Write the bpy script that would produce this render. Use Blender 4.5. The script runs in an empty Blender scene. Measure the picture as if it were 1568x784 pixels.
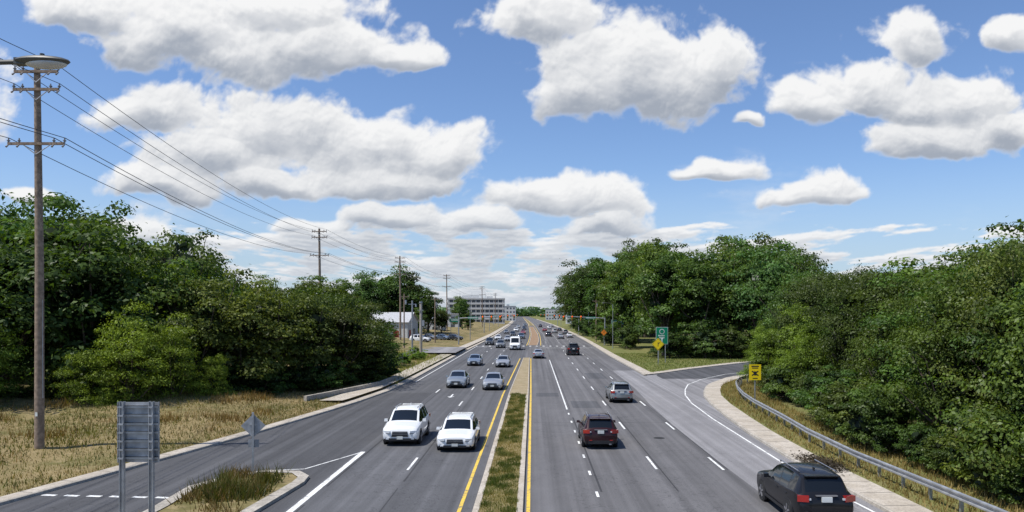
import bpy, math, random
import numpy as np
from mathutils import Vector, Euler
random.seed(7); rng=np.random.default_rng(11)
R=math.radians
scene=bpy.context.scene
H=7.3
# ------------------------------------------------------------ materials
class NT:
    def __init__(s,nt): s.nt=nt
    def n(s,t,**k):
        x=s.nt.nodes.new(t)
        for a,b in k.items(): setattr(x,a,b)
        return x
    def put(s,sock,v):
        if isinstance(v,bpy.types.NodeSocket): s.nt.links.new(v,sock)
        else: sock.default_value=v
    def m(s,op,a,b=None,c=None,clamp=False):
        x=s.n('ShaderNodeMath',operation=op,use_clamp=clamp)
        s.put(x.inputs[0],a)
        if b is not None: s.put(x.inputs[1],b)
        if c is not None: s.put(x.inputs[2],c)
        return x.outputs[0]
    def noise(s,vec,scale,detail=4,rough=.5,dist=0):
        x=s.n('ShaderNodeTexNoise')
        if vec is not None: s.nt.links.new(vec,x.inputs['Vector'])
        x.inputs['Scale'].default_value=scale; x.inputs['Detail'].default_value=detail
        x.inputs['Roughness'].default_value=rough; x.inputs['Distortion'].default_value=dist
        return x
    def mix(s,f,a,b,bt='MIX'):
        x=s.n('ShaderNodeMix',data_type='RGBA',blend_type=bt)
        s.put(x.inputs[0],f); s.put(x.inputs[6],a); s.put(x.inputs[7],b)
        return x.outputs[2]
    def ss(s,v,a,b,lo=0,hi=1):
        x=s.n('ShaderNodeMapRange',interpolation_type='SMOOTHSTEP')
        s.put(x.inputs[0],v)
        for i,q in enumerate((a,b,lo,hi)): s.put(x.inputs[1+i],q)
        return x.outputs[0]
    def scalev(s,vec,sc):
        x=s.n('ShaderNodeMapping'); s.nt.links.new(vec,x.inputs[0]); x.inputs['Scale'].default_value=sc
        return x.outputs[0]
def C(r,g=None,b=None):
    if g is None: g=b=r
    return (r,g,b,1)
def newmat(name):
    m=bpy.data.materials.new(name); m.use_nodes=True
    nt=NT(m.node_tree); p=m.node_tree.nodes['Principled BSDF']
    return m,nt,p
def simple(name,col,rough=.6,metal=0,coat=0,var=.12,scale=3.0,emis=None,spec=.5):
    m,t,p=newmat(name)
    if var>.05:
        co=t.n('ShaderNodeTexCoord').outputs['Object']
        n=t.noise(co,scale,2)
        c=t.mix(t.ss(n.outputs[0],.35,.7),C(*[x*(1-var) for x in col]),C(*[min(1,x*(1+var)) for x in col]))
        t.put(p.inputs['Base Color'],c)
    else: p.inputs['Base Color'].default_value=C(*col)
    p.inputs['Roughness'].default_value=rough; p.inputs['Metallic'].default_value=metal
    p.inputs['Specular IOR Level'].default_value=spec
    p.inputs['Coat Weight'].default_value=coat; p.inputs['Coat Roughness'].default_value=.05
    if emis:
        p.inputs['Emission Color'].default_value=C(*col); p.inputs['Emission Strength'].default_value=emis
        m.cycles.emission_sampling='NONE'
    return m
def asphalt(name,base,warm=0.0):
    m,t,p=newmat(name)
    pos=t.n('ShaderNodeNewGeometry').outputs['Position']
    fine=t.noise(pos,16,2,.75).outputs[0]
    big=t.noise(t.scalev(pos,(.35,.05,1)),1,3,.6).outputs[0]
    streak=t.noise(t.scalev(pos,(2.2,.015,1)),1,2,.55).outputs[0]
    blotch=t.noise(t.scalev(pos,(.9,.5,1)),1,4,.65).outputs[0]
    v=t.m('ADD',t.m('MULTIPLY',t.m('SUBTRACT',fine,.5),.9),1.0)
    v=t.m('MULTIPLY',v,t.m('ADD',t.m('MULTIPLY',t.m('SUBTRACT',big,.5),.6),1))
    v=t.m('MULTIPLY',v,t.m('ADD',t.m('MULTIPLY',t.m('SUBTRACT',streak,.5),1.2),1))
    v=t.m('MULTIPLY',v,t.m('ADD',t.m('MULTIPLY',t.m('SUBTRACT',blotch,.5),.4),1))
    sx=t.n('ShaderNodeSeparateXYZ'); t.put(sx.inputs[0],pos)
    wp=t.m('COSINE',t.m('MULTIPLY',t.m('ADD',sx.outputs[0],-.35),2*math.pi/1.55))
    v=t.m('MULTIPLY',v,t.m('ADD',t.m('MULTIPLY',wp,t.m('MULTIPLY',big,.10)),1))
    vo=t.n('ShaderNodeTexVoronoi',feature='DISTANCE_TO_EDGE')
    w=t.noise(pos,1.2,2,.6)
    add=t.n('ShaderNodeVectorMath',operation='MULTIPLY_ADD'); t.put(add.inputs[0],w.outputs['Color']); add.inputs[1].default_value=(2.2,2.2,0); t.put(add.inputs[2],t.scalev(pos,(.3,.12,1)))
    t.put(vo.inputs['Vector'],add.outputs[0]); vo.inputs['Scale'].default_value=.7
    cr=t.ss(vo.outputs['Distance'],.0,.012,.70,1)
    v=t.m('MULTIPLY',v,cr)
    c=t.mix(1.0,C(base*(1+warm),base,base*(1.04-warm)),v,'MULTIPLY')
    t.put(p.inputs['Base Color'],c); p.inputs['Roughness'].default_value=.88
    p.inputs['Specular IOR Level'].default_value=.3
    return m
def ground_mat(name,cols,s1=.25,s2=3.0,bump=.5):
    m,t,p=newmat(name)
    pos=t.n('ShaderNodeNewGeometry').outputs['Position']
    a=t.noise(pos,s1,4,.6).outputs[0]; b=t.noise(pos,s2,4,.7).outputs[0]; d=t.noise(pos,18,2,.7).outputs[0]
    c=t.mix(t.ss(a,.38,.62),C(*cols[0]),C(*cols[1]))
    c=t.mix(t.ss(b,.42,.68,0,.75),c,C(*cols[2]))
    c=t.mix(1.0,c,t.m('ADD',t.m('MULTIPLY',d,.9),.55),'MULTIPLY')
    t.put(p.inputs['Base Color'],c); p.inputs['Roughness'].default_value=.95; p.inputs['Specular IOR Level'].default_value=.1
    bp=t.n('ShaderNodeBump'); bp.inputs['Strength'].default_value=bump; bp.inputs['Distance'].default_value=.15
    t.put(bp.inputs['Height'],b); t.put(p.inputs['Normal'],bp.outputs[0])
    return m
def paintmark(name,col):
    m,t,p=newmat(name)
    pos=t.n('ShaderNodeNewGeometry').outputs['Position']
    a=t.noise(pos,6,4,.75).outputs[0]; b=t.noise(pos,.8,2).outputs[0]
    f=t.ss(t.m('ADD',a,t.m('MULTIPLY',b,.35)),.66,.84,0,.8)
    t.put(p.inputs['Base Color'],t.mix(f,C(*col),C(.13))); p.inputs['Roughness'].default_value=.75
    return m
def leafmat(name,dark,light,trans=.3):
    m,t,p=newmat(name)
    m.node_tree.nodes.remove(p)
    g=t.n('ShaderNodeNewGeometry'); oi=t.n('ShaderNodeObjectInfo')
    co=t.n('ShaderNodeTexCoord').outputs['Object']
    rnd=g.outputs['Random Per Island']
    n=t.noise(co,.55,1,.6).outputs[0]
    f=t.m('ADD',t.m('MULTIPLY',rnd,.5),t.m('MULTIPLY',t.ss(n,.35,.65),.5))
    c=t.mix(f,C(*dark),C(*light))
    c=t.mix(1.0,c,oi.outputs['Color'],'MULTIPLY')
    df=t.n('ShaderNodeBsdfDiffuse'); t.put(df.inputs[0],c)
    gl=t.n('ShaderNodeBsdfGlossy'); gl.inputs['Roughness'].default_value=.45; gl.inputs[0].default_value=C(.6)
    m1=t.n('ShaderNodeMixShader'); m1.inputs[0].default_value=.03; t.put(m1.inputs[1],df.outputs[0]); t.put(m1.inputs[2],gl.outputs[0])
    tr=t.n('ShaderNodeBsdfTranslucent'); t.put(tr.inputs[0],t.mix(1.0,c,C(1.5,1.6,.4),'MULTIPLY'))
    mx=t.n('ShaderNodeMixShader'); mx.inputs[0].default_value=trans
    t.put(mx.inputs[1],m1.outputs[0]); t.put(mx.inputs[2],tr.outputs[0])
    t.put(m.node_tree.nodes['Material Output'].inputs[0],mx.outputs[0])
    return m
M_road=asphalt('asphalt',.098)
M_roadR=asphalt('asphalt_worn',.122,.03)
M_light=asphalt('asphalt_faded',.215,.03)
M_dark=asphalt('asphalt_new',.074)
M_tar=asphalt('asphalt_patch',.055)
M_patch=asphalt('asphalt_repair',.088)
M_conc=ground_mat('concrete',[(.42,.37,.30),(.50,.45,.38),(.33,.29,.24)],.6,4,.15)
M_kerb=ground_mat('kerb_concrete',[(.36,.33,.28),(.46,.42,.36),(.24,.22,.19)],.9,5,.15)
M_brick=ground_mat('median_pavers',[(.30,.235,.14),(.36,.29,.19),(.22,.20,.11)],.9,4,.15)
M_brick2=ground_mat('median_soil',[(.27,.17,.11),(.32,.22,.15),(.22,.17,.10)],.6,3,.15)
M_ground=ground_mat('ground_soil_grass',[(.10,.11,.035),(.16,.14,.06),(.07,.09,.03)])
M_verge=ground_mat('dry_grass_soil',[(.24,.185,.09),(.13,.12,.045),(.30,.235,.125)],.22,1.6)
M_vergeR=ground_mat('green_grass_soil',[(.13,.15,.045),(.17,.17,.06),(.20,.17,.08)],.1,1.2)
M_white=paintmark('white_road_paint',(.78,.78,.75))
M_yellow=paintmark('yellow_road_paint',(.74,.50,.06))
M_leaf=leafmat('tree_leaves',(.028,.050,.014),(.12,.185,.045))
M_leafd=leafmat('shaded_inner_leaves',(.010,.018,.006),(.02,.035,.010),.05)  # darker leaf copy: shade inside the crowns put into the colour
M_blade=leafmat('grass_blades',(.09,.13,.03),(.36,.29,.12),.25)
M_straw=leafmat('straw_blades',(.20,.15,.06),(.46,.34,.17),.2)
M_treeshade=leafmat('tree_shade_leaves',(.02,.017,.012),(.07,.055,.035),.05)  # near-black leaf colour that paints tree shade on the sidewalk
M_bark=simple('bark',(.10,.075,.055),.9,scale=8,var=.35)
M_wood=simple('weathered_wood',(.27,.20,.145),.9,scale=5,var=.25)
M_galv=simple('galvanised_steel',(.42,.43,.44),.45,.6,var=.15)
M_alu=simple('aluminium_sign_back',(.36,.37,.38),.55,.4,var=.2)
M_tyre=simple('tyre_rubber',(.02,.02,.02),.85)
M_rim=simple('alloy_rim',(.45,.45,.47),.3,.8)
M_glass=simple('car_glass',(.008,.010,.012),.04,0,.0,var=0)
M_trim=simple('black_trim',(.018,.018,.02),.5)
M_lamp=simple('headlamp',(.75,.78,.8),.1,.2,1)
M_tail=simple('tail_lamp',(.35,.015,.01),.2,0,1)
M_plate=simple('licence_plate',(.65,.66,.62),.5)
M_wire=simple('wire',(.03,.03,.03),.6)
M_ceram=simple('insulator',(.25,.24,.24),.3)
M_green=simple('green_sign_face',(.0,.20,.10),.4)
M_ysign=simple('yellow_sign_face',(.85,.62,.01),.4,var=.03)
M_orange=simple('orange_sign_face',(.85,.25,.02),.4)
M_wht=simple('white_paint',(.75,.75,.73),.5)
M_blk=simple('black_paint',(.02,.02,.02),.5)
M_wallw=simple('white_siding',(.55,.55,.53),.7)
M_roofw=simple('metal_roof',(.46,.46,.46),.5,.1)
M_band=simple('office_band',(.56,.55,.53),.8)
M_win=simple('office_glass',(.09,.10,.12),.2)
M_redb=simple('red_paint',(.40,.05,.03),.6)
M_sigy=simple('signal_housing',(.55,.38,.02),.5)
M_redl=simple('red_signal',(.9,.03,.01),.5,emis=2)
M_lens=simple('lamp_lens',(.55,.56,.55),.25,0,.5)
M_lampbody=simple('lamp_housing',(.10,.10,.09),.5,.2)
_p={}
def paint(col,metal=.25):
    k=(col,metal)
    if k not in _p: _p[k]=simple('car_paint',col,.4,metal,.45 if sum(col)<.1 else 1,var=.0,spec=.2 if sum(col)<.1 else .5)
    return _p[k]
# ------------------------------------------------------------ mesh builder
class MB:
    def __init__(s): s.v=[];s.f=[];s.mi=[];s.mats=[]
    def mat(s,m):
        if m not in s.mats: s.mats.append(m)
        return s.mats.index(m)
    def add(s,vs,fs,m):
        b=len(s.v); s.v+= [tuple(x) for x in vs]; k=s.mat(m)
        for f in fs: s.f.append(tuple(b+i for i in f)); s.mi.append(k)
    def box(s,c,d,m,rz=0,rx=0,ry=0,taper=1):
        hx,hy,hz=[q/2 for q in d]; vs=[]
        e=Euler((rx,ry,rz)).to_matrix()
        for z in (-1,1):
            k=taper if z>0 else 1
            for x,y in ((-1,-1),(1,-1),(1,1),(-1,1)):
                vs.append(Vector(c)+e@Vector((x*hx*k,y*hy*k,z*hz)))
        s.add(vs,[(3,2,1,0),(4,5,6,7),(0,1,5,4),(1,2,6,5),(2,3,7,6),(3,0,4,7)],m)
    def cyl(s,a,b,r1,r2,m,n=8,caps=True):
        a=Vector(a);b=Vector(b);d=(b-a)
        if d.length<1e-6: return
        d.normalize(); u=d.orthogonal().normalized(); w=d.cross(u); vs=[]
        for p,r in ((a,r1),(b,r2)):
            for i in range(n):
                t=2*math.pi*i/n; vs.append(p+u*(math.cos(t)*r)+w*(math.sin(t)*r))
        fs=[(i,(i+1)%n,n+(i+1)%n,n+i) for i in range(n)]
        if caps: fs+= [tuple(range(n-1,-1,-1)),tuple(range(n,2*n))]
        s.add(vs,fs,m)
    def sphere(s,c,r,m,nu=12,nv=8):
        vs=[];fs=[]
        for j in range(nv+1):
            ph=math.pi*j/nv
            for i in range(nu):
                t=2*math.pi*i/nu
                vs.append((c[0]+r[0]*math.sin(ph)*math.cos(t),c[1]+r[1]*math.sin(ph)*math.sin(t),c[2]+r[2]*math.cos(ph)))
        for j in range(nv):
            for i in range(nu):
                fs.append((j*nu+i,(j+1)*nu+i,(j+1)*nu+(i+1)%nu,j*nu+(i+1)%nu))
        s.add(vs,fs,m)
    def mesh(s,name,smooth=None):
        me=bpy.data.meshes.new(name); me.from_pydata(s.v,[],s.f)
        for m in s.mats: me.materials.append(m)
        me.polygons.foreach_set('material_index',s.mi)
        if smooth:
            me.polygons.foreach_set('use_smooth',[True]*len(s.f)); me.set_sharp_from_angle(angle=R(smooth))
        me.update(); return me
    def obj(s,name,loc=(0,0,0),rz=0,smooth=None):
        o=bpy.data.objects.new(name,s.mesh(name,smooth)); scene.collection.objects.link(o)
        o.location=loc; o.rotation_euler=(0,0,rz); return o
def npmesh(name,V,nper,mats,mi=None):
    n=len(V)//nper
    me=bpy.data.meshes.new(name); me.vertices.add(len(V)); me.vertices.foreach_set('co',V.astype(np.float32).ravel())
    me.loops.add(len(V)); me.loops.foreach_set('vertex_index',np.arange(len(V),dtype=np.int32))
    me.polygons.add(n); me.polygons.foreach_set('loop_start',np.arange(0,len(V),nper,dtype=np.int32))
    for m in mats: me.materials.append(m)
    if mi is not None: me.polygons.foreach_set('material_index',np.asarray(mi,dtype=np.int32))
    me.update(calc_edges=True); me.validate(); return me
def link(name,me,loc=(0,0,0)):
    o=bpy.data.objects.new(name,me); scene.collection.objects.link(o); o.location=loc; return o
# ------------------------------------------------------------ terrain profile tables
def off(y): return float(np.interp(y,[0,130,200,260,500,840,1500,3000],[0,0,.8,1,-1,-7,-19,-45]))
LEFTK=([-60,0,20,28.5,37,44.6,55,62,70,80,3000],[-34,-26.5,-22.3,-20.2,-18.4,-16.9,-15.2,-14.2,-13.4,-13.1,-13.1])
LOWR=([-60,27,38,45,52,60,66,70,74,77,85,94,108,130,150],[13.2,12.95,12.8,13.0,13.5,14.2,15.0,15.9,17.0,18.0,22,30,50,90,220])
UPR=([88,89.5,91,97,109,122,148,170],[13.1,14.2,15.8,20,30,45,85,220])
xl=lambda y: float(np.interp(y,*LEFTK))+off(y)
xlow=lambda y: float(np.interp(y,*LOWR))
xup=lambda y: float(np.interp(y,*UPR))
YS=sorted(set([-60,-30,0,10,20]+list(range(24,100,2))+list(range(100,180,5))+list(range(180,420,20))+list(range(420,1000,60))+list(range(1000,3001,250))+[88]))
def strip(name,ys,fl,fr,z,mat,cols=1,zf=None,power=1):
    b=MB(); vs=[];fs=[]
    for y in ys:
        a,c=fl(y),fr(y)
        for j in range(cols+1):
            t=(j/cols)**power; x=a+(c-a)*t
            vs.append((x,y,z if zf is None else z+zf(x,y,abs(x-a))))
    w=cols+1
    for i in range(len(ys)-1):
        for j in range(cols): fs.append((i*w+j,i*w+j+1,(i+1)*w+j+1,(i+1)*w+j))
    b.add(vs,fs,mat); return b.obj(name)
b=MB(); b.add([(-5500,-400,-.12),(5500,-400,-.12),(5500,6000,-.12),(-5500,6000,-.12)],[(0,1,2,3)],M_ground); b.obj('ground')
strip('road',YS,lambda y:xl(y)-.1,lambda y:-1.2+off(y),0,M_road,3)
strip('road',YS,lambda y:-1.2+off(y),lambda y:13.05+off(y),0,M_roadR,3)
strip('slip_road',[y for y in range(24,150,2)],lambda y:12.9 if y<88 else xup(y)-.15,lambda y:xlow(y)+.15,-.006,M_light,4)
strip('slip_road',[y for y in range(84,150,2)],lambda y:max(14.5,xup(y)+.2 if y>88 else 14.5+max(0,(84-y))),lambda y:xlow(y)-.3,.004,M_dark,3)
strip('road_patch',[-60]+list(range(0,100,4)),lambda y:9.3+.2*math.sin(y*.11)+max(0,y-60)*.03,lambda y:13.0,.004,M_light,1)
strip('exit_ramp',[-60,0,20]+list(range(24,72,3)),lambda y:xl(y)+.02,lambda y:-9.2,.004,M_dark,2)
b=MB()
def flat(x0,x1,y0,y1,z,m): b.add([(x0,y0,z),(x1,y0,z),(x1,y1,z),(x0,y1,z)],[(0,1,2,3)],m)
for X in (-5.62,-8.7,2.82,5.98,9.12):
    y=-20
    while y<150:
        L_=random.uniform(6,25); w_=random.uniform(.02,.045); flat(X-w_+.02*math.sin(y),X+w_+.02*math.sin(y),y,y+L_,.0042,M_tar); y+=L_+random.uniform(.5,9)
for (x0,x1,y0,y1) in [(3.1,5.3,58,62.5),(-5.3,-3.5,86,91),(0.3,2.3,66,69),(6.3,8.4,84,92)]: flat(x0,x1,y0,y1,.0038,M_patch)
for y in (47.3,69.5,98,118): flat(-12.8,-2.9,y,y+.05,.0046,M_tar); flat(.1,9.2,y+3,y+3.05,.0046,M_tar)
b.cyl((-7.1,50,-.05),(-7.1,50,.006),.33,.33,M_tyre,20); b.cyl((7.4,44,-.05),(7.4,44,.006),.33,.33,M_tyre,20)
b.obj('road_repair')
def bump(x,y): return .22*math.sin(x*.31+y*.17)+.16*math.sin(x*.13-y*.37+1)+.08*math.sin(x*.9+y*.7)
def zl(x,y,d): return min(1,d/6)*(.35+bump(x,y))+min(1.6,max(0,d-4)*.06)
def zr(x,y,d): return min(1,max(0,d-3)/6)*(.1+.4*bump(x,y))-min(1.2,max(0,d-4)*.08)*(1 if y<80 else 0)
strip('grass_verge',YS,lambda y:xl(y)-.6,lambda y:-260,.11,M_verge,30,zl,2.2)
strip('grass_verge',[y for y in YS if y<=148],lambda y:xlow(y)+1.2,lambda y:max(220,xlow(y)+5),.11,M_vergeR,22,zr,2.2)
strip('grass_verge',[y for y in YS if y>=88],lambda y:13.3+off(y),lambda y:xup(y)-.15 if y<170 else 260,.11,M_vergeR,16,None,2)
def kerb(name,pts,side,w_k=.16,w_s=0.6,h=.13,mk=M_kerb,ms=M_conc):
    """extruded kerb + pavement profile following a polyline"""
    P=[Vector((x,y,0)) for x,y in pts]; b=MB(); prof=[(0,-.02),(.02,h-.02),(.05,h),(w_k,h),(w_k+.001,h+.003),(w_k+w_s,h+.012),(w_k+w_s,-.1)]
    rows=[]
    for i,p in enumerate(P):
        t=(P[min(i+1,len(P)-1)]-P[max(i-1,0)]).normalized(); nrm=Vector((t.y,-t.x,0))*side
        rows.append([p+nrm*a+Vector((0,0,z)) for a,z in prof])
    k=len(prof)
    for i in range(len(P)-1):
        for j in range(k-1):
            m=mk if j<3 else ms
            q=[rows[i][j],rows[i+1][j],rows[i+1][j+1],rows[i][j+1]]
            b.add(q if side<0 else q[::-1],[(0,1,2,3)],m)
        if P[i].y<110 and (P[i+1]-P[i]).length<4:
            a_,c_=rows[i][4],rows[i][5]; t=(P[i+1]-P[i]).normalized()*.03; u=Vector((0,0,.004))
            b.add([a_+u,a_+t+u,c_+t+u,c_+u],[(0,1,2,3)],M_tar)
    return b.obj(name)
kerb('kerb',[(xl(y),y) for y in YS if y<=1000],-1,w_s=.6)
kerb('sidewalk',[(xlow(y),y) for y in [-60,0]+list(range(20,130,2))],1,w_s=1.35)
kerb('kerb',[(xup(y),y) for y in list(np.arange(148,88,-2.5))]+[(14.2,89.3),(13.4,88.6),(13.1,89.2)]+[(13.1+off(y),y) for y in [91,94,100]+[q for q in YS if 100<q<1000]],1,w_s=1.1)
strip('sidewalk',[y for y in YS if 60<=y<=900],lambda y:xl(y)-2.6,lambda y:xl(y)-.75,.17,M_conc,1,lambda x,y,d:.18)
strip('driveway',[128,150],lambda y:-42,lambda y:-13.2,.6,M_light)
def median_xl(y): return float(np.interp(y,[0,68,123],[-2.25,-2.2,-1.55]))
def median_xr(y): return float(np.interp(y,[0,68,123],[-.33,-.36,-.5]))
def raised(name,ys,fl,fr,mi,h=.14,kw=.26,mk=M_conc):
    b=MB()
    for i in range(len(ys)-1):
        y0,y1=ys[i],ys[i+1]
        def row(y):
            a,c=fl(y),fr(y); k=min(kw,(c-a)*.3)
            return [(a,y,-.02),(a+.03,y,h),(a+k,y,h+.003),(a+k,y,h-.02),(c-k,y,h-.02),(c-k,y,h+.003),(c-.03,y,h),(c,y,-.02)]
        A,B=row(y0),row(y1)
        for j in range(7):
            b.add([A[j],A[j+1],B[j+1],B[j]],[(0,1,2,3)],mi if j==3 else mk)
    a,c=fl(ys[-1]),fr(ys[-1]); b.add([(a,ys[-1],-.02),(c,ys[-1],-.02),(c,ys[-1],h),(a,ys[-1],h)],[(0,1,2,3)],mk)
    a,c=fl(ys[0]),fr(ys[0]); b.add([(a,ys[0],-.02),(c,ys[0],-.02),(c,ys[0],h),(a,ys[0],h)],[(3,2,1,0)],mk)
    return b.obj(name)
raised('median_strip',[-60,0]+list(range(10,70,4)),median_xl,median_xr,M_verge)
raised('median_strip',[66.1]+list(range(70,122,4))+[122],median_xl,median_xr,M_brick,kw=.12)
raised('median_strip',[170]+list(range(180,420,15)),lambda y:-1.6+off(y),lambda y:float(np.interp(y,[170,200,420],[1.2,1.5,1.0]))+off(y)-.6,M_brick2,kw=.15)
raised('median_strip',list(range(440,1500,60)),lambda y:-1.8+off(y),lambda y:1.0+off(y),M_verge)
def mark(b,x0,y0,x1,y1,w,m,z=.008):
    d=Vector((x1-x0,y1-y0,0)).normalized(); n=Vector((d.y,-d.x,0))*w/2
    a=Vector((x0,y0,z));c=Vector((x1,y1,z)); b.add([a+n,c+n,c-n,a-n],[(0,1,2,3)],m)
b=MB()
ysm=list(range(-40,125,6))
for i in range(len(ysm)-1):
    y0,y1=ysm[i],ysm[i+1]
    mark(b,median_xl(y0)-.5,y0,median_xl(y1)-.5,y1,.14,M_yellow)
    mark(b,median_xr(y0)+.17,y0,median_xr(y1)+.17,y1,.14,M_yellow)
for y0 in range(171,900,20):
    mark(b,-1.9+off(y0),y0,-1.9+off(y0+20),y0+20,.15,M_yellow); mark(b,1.3+off(y0),y0,1.3+off(y0+20),y0+20,.15,M_yellow)
def dashes(X,y0,y1,per,ln,w=.12):
    y=y0
    while y<y1: mark(b,X+off(y),y,X+off(y+ln),y+ln,w,M_white); y+=per
dashes(-5.84,-20+6.2,160,12.2,3); dashes(-8.95,57,160,12.2,3); dashes(-5.84,185,800,12.2,3); dashes(-8.95,185,800,12.2,3)
dashes(5.8,-1.4,160,12.2,3.1); dashes(8.9,-1.6,86,12.2,3.1); dashes(8.9,96,160,12.2,3)
dashes(5.8,185,800,12.2,3); dashes(8.9,185,800,12.2,3); dashes(2.6,185,800,12.2,3)
dashes(2.6,1.5,56,4.05,.9,.11)
mark(b,2.6,57,2.6,118,.11,M_white)
mark(b,-8.95,-40,-8.95,39.6,.25,M_white)
mark(b,-8.95,39.6,-10.7,35.2,.09,M_white,.012); mark(b,-10.7,35.2,-12.2,34.9,.09,M_white,.012)
for y0 in range(80,164,12): mark(b,-12.5,y0,-12.5,y0+12,.12,M_white)
for i in range(7): mark(b,-13.4-i*.95,29.6+i*.08,-14.0-i*.95,29.7+i*.08,.22,M_white,.012)
edge=[(12.6,-20),(12.55,27),(12.15,34),(12.3,43),(12.45,52),(12.9,61),(13.6,67),(14.6,72),(15.9,77),(18.6,83),(23,90),(31,98)]
for i in range(len(edge)-1): mark(b,*edge[i],*edge[i+1],.11,M_white,.012)
mark(b,-12.6,164,-2.6,164,.5,M_white); mark(b,1.5,159,12.6,159,.5,M_white)
for i in range(17): mark(b,-12.6+i*1.5,166.5,-12.6+i*1.5,169,.45,M_white)
X,Y=-7.2,66
mark(b,X,Y,X,Y+1.8,.14,M_white); b.add([(X-.32,Y,.0082),(X,Y-1.0,.0082),(X+.32,Y,.0082)],[(0,1,2)],M_white)
b.obj('road_markings')
b=MB(); isl=[(-10.1,-30),(-10.1,27),(-9.75,32),(-9.9,33.2),(-10.6,34.2),(-12.2,34.4),(-13.4,33.4),(-14.3,31.2),(-14.1,28),(-14.1,-30)]
n=len(isl)
inn=[]
for i,(x,y) in enumerate(isl):
    c=Vector((-12.05,max(-29,min(31.5,y)),0)); p=Vector((x,y,0)); d=(c-p); d=d.normalized()*min(.5,d.length*.5); inn.append(p+d)
vs=[(x,y,0) for x,y in isl]+[(x,y,.14) for x,y in isl]+[(p.x,p.y,.143) for p in inn]+[(p.x,p.y,.11) for p in inn]
for i in range(n):
    j=(i+1)%n
    b.add([vs[i],vs[j],vs[n+j],vs[n+i]],[(0,1,2,3)],M_kerb); b.add([vs[n+i],vs[n+j],vs[2*n+j],vs[2*n+i]],[(0,1,2,3)],M_kerb)
b.add(vs[3*n:],[tuple(range(n))],M_verge); b.obj('traffic_island')
# ------------------------------------------------------------ grass
def blades(name,X,Y,Z,hmin,hmax,w,mat,tint=(1,1,1,1),lean=.6):
    n=len(X); h=rng.uniform(hmin,hmax,n)*rng.uniform(.6,1,n); a=rng.uniform(0,2*np.pi,n); l=rng.uniform(0,2*np.pi,n); la=h*rng.uniform(.1,lean,n)
    dx=np.cos(a)*w/2;dy=np.sin(a)*w/2
    V=np.zeros((n,3,3)); V[:,0]=np.stack([X-dx,Y-dy,Z],1); V[:,1]=np.stack([X+dx,Y+dy,Z],1); V[:,2]=np.stack([X+np.cos(l)*la,Y+np.sin(l)*la,Z+h],1)
    o=link(name,npmesh(name,V.reshape(-1,3),3,[mat])); o.color=tint; return o
def clumpy(n,x0,x1,y0,y1,k,sp):
    cxs=rng.uniform(x0,x1,k); cys=rng.uniform(y0,y1,k); i=rng.integers(0,k,n)
    return cxs[i]+rng.normal(0,sp,n), cys[i]+rng.normal(0,sp*1.5,n)
n=20000; X=rng.uniform(-1.98,-.6,n); Y=rng.uniform(24,67,n)
blades('median_grass',X,Y,np.full(n,.11),.04,.14,.03,M_blade,(1,.92,.75,1))
n=12000; X,Y=clumpy(n,-1.9,-.7,24,67,90,.15); k=(X>-2)&(X<-.55); blades('median_grass',X[k],Y[k],np.full(k.sum(),.11),.08,.3,.03,M_blade,(.55,.65,.45,1))
def lz(X,Y): return np.array([.09+zl(x,y,abs(x-(xl(y)-.6))) for x,y in zip(X,Y)])
n=36000; Y=rng.uniform(27,72,n); kx=np.interp(Y,*LEFTK); X=kx-.8-rng.random(n)**1.3*22
blades('verge_grass',X,Y,lz(X,Y),.05,.25,.05,M_straw,(.9,.88,.85,1))
n=20000; X,Y=clumpy(n,-42,-15,27,75,200,.9); kx=np.interp(Y,*LEFTK); k=(X<kx-.9)&(Y>26); X=X[k];Y=Y[k]
blades('verge_grass',X,Y,lz(X,Y),.1,.4,.06,M_blade,(.62,.66,.42,1))
n=5000; X,Y=clumpy(n,-38,-17,34,62,40,.5); kx=np.interp(Y,*LEFTK); k=(X<kx-2)&(Y>26); X=X[k];Y=Y[k]
blades('verge_grass',X,Y,lz(X,Y),.3,.8,.06,M_straw,(.75,.65,.5,1))
n=9000; Y=rng.uniform(76,150,n); X=-13.8-rng.random(n)*9; k=~((Y>126)&(Y<152)); X=X[k];Y=Y[k]
blades('verge_grass',X,Y,lz(X,Y),.2,.7,.09,M_straw,(.75,1.05,.55,1))
n=14000; Y=rng.uniform(22,80,n); kx=np.interp(Y,*LOWR); X=kx+1.6+rng.random(n)*4.0
blades('verge_grass',X,Y,np.full(len(X),.08),.1,.5,.05,M_straw,(.85,.85,.65,1))
n=20000; Y=rng.uniform(90,135,n); X=14.5+rng.random(n)*28; k=X<np.interp(Y,*UPR)-1.2; X=X[k];Y=Y[k]
blades('verge_grass',X,Y,np.full(len(X),.1),.1,.3,.09,M_blade,(.8,1,.7,1))
X,Y=clumpy(1900,-13.5,-10.7,24,33.4,20,.28); k=(X>-13.6)&(X<-10.5)&(Y<33.8)
blades('weeds',X[k],Y[k],np.full(k.sum(),.11),.15,.7,.045,M_straw,(.5,.46,.36,1),1.0)
X,Y=clumpy(1000,-13.3,-10.8,29,33.2,10,.3); k=(X>-13.6)&(X<-10.5)&(Y<33.8)
blades('weeds',X[k],Y[k],np.full(k.sum(),.11),.3,1.0,.05,M_blade,(.36,.40,.27,1),.9)
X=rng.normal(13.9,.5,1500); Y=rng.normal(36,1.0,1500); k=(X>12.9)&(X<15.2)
N=np.tile([0,0,1.0],(k.sum(),1))+rng.normal(0,.25,(k.sum(),3))
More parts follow.
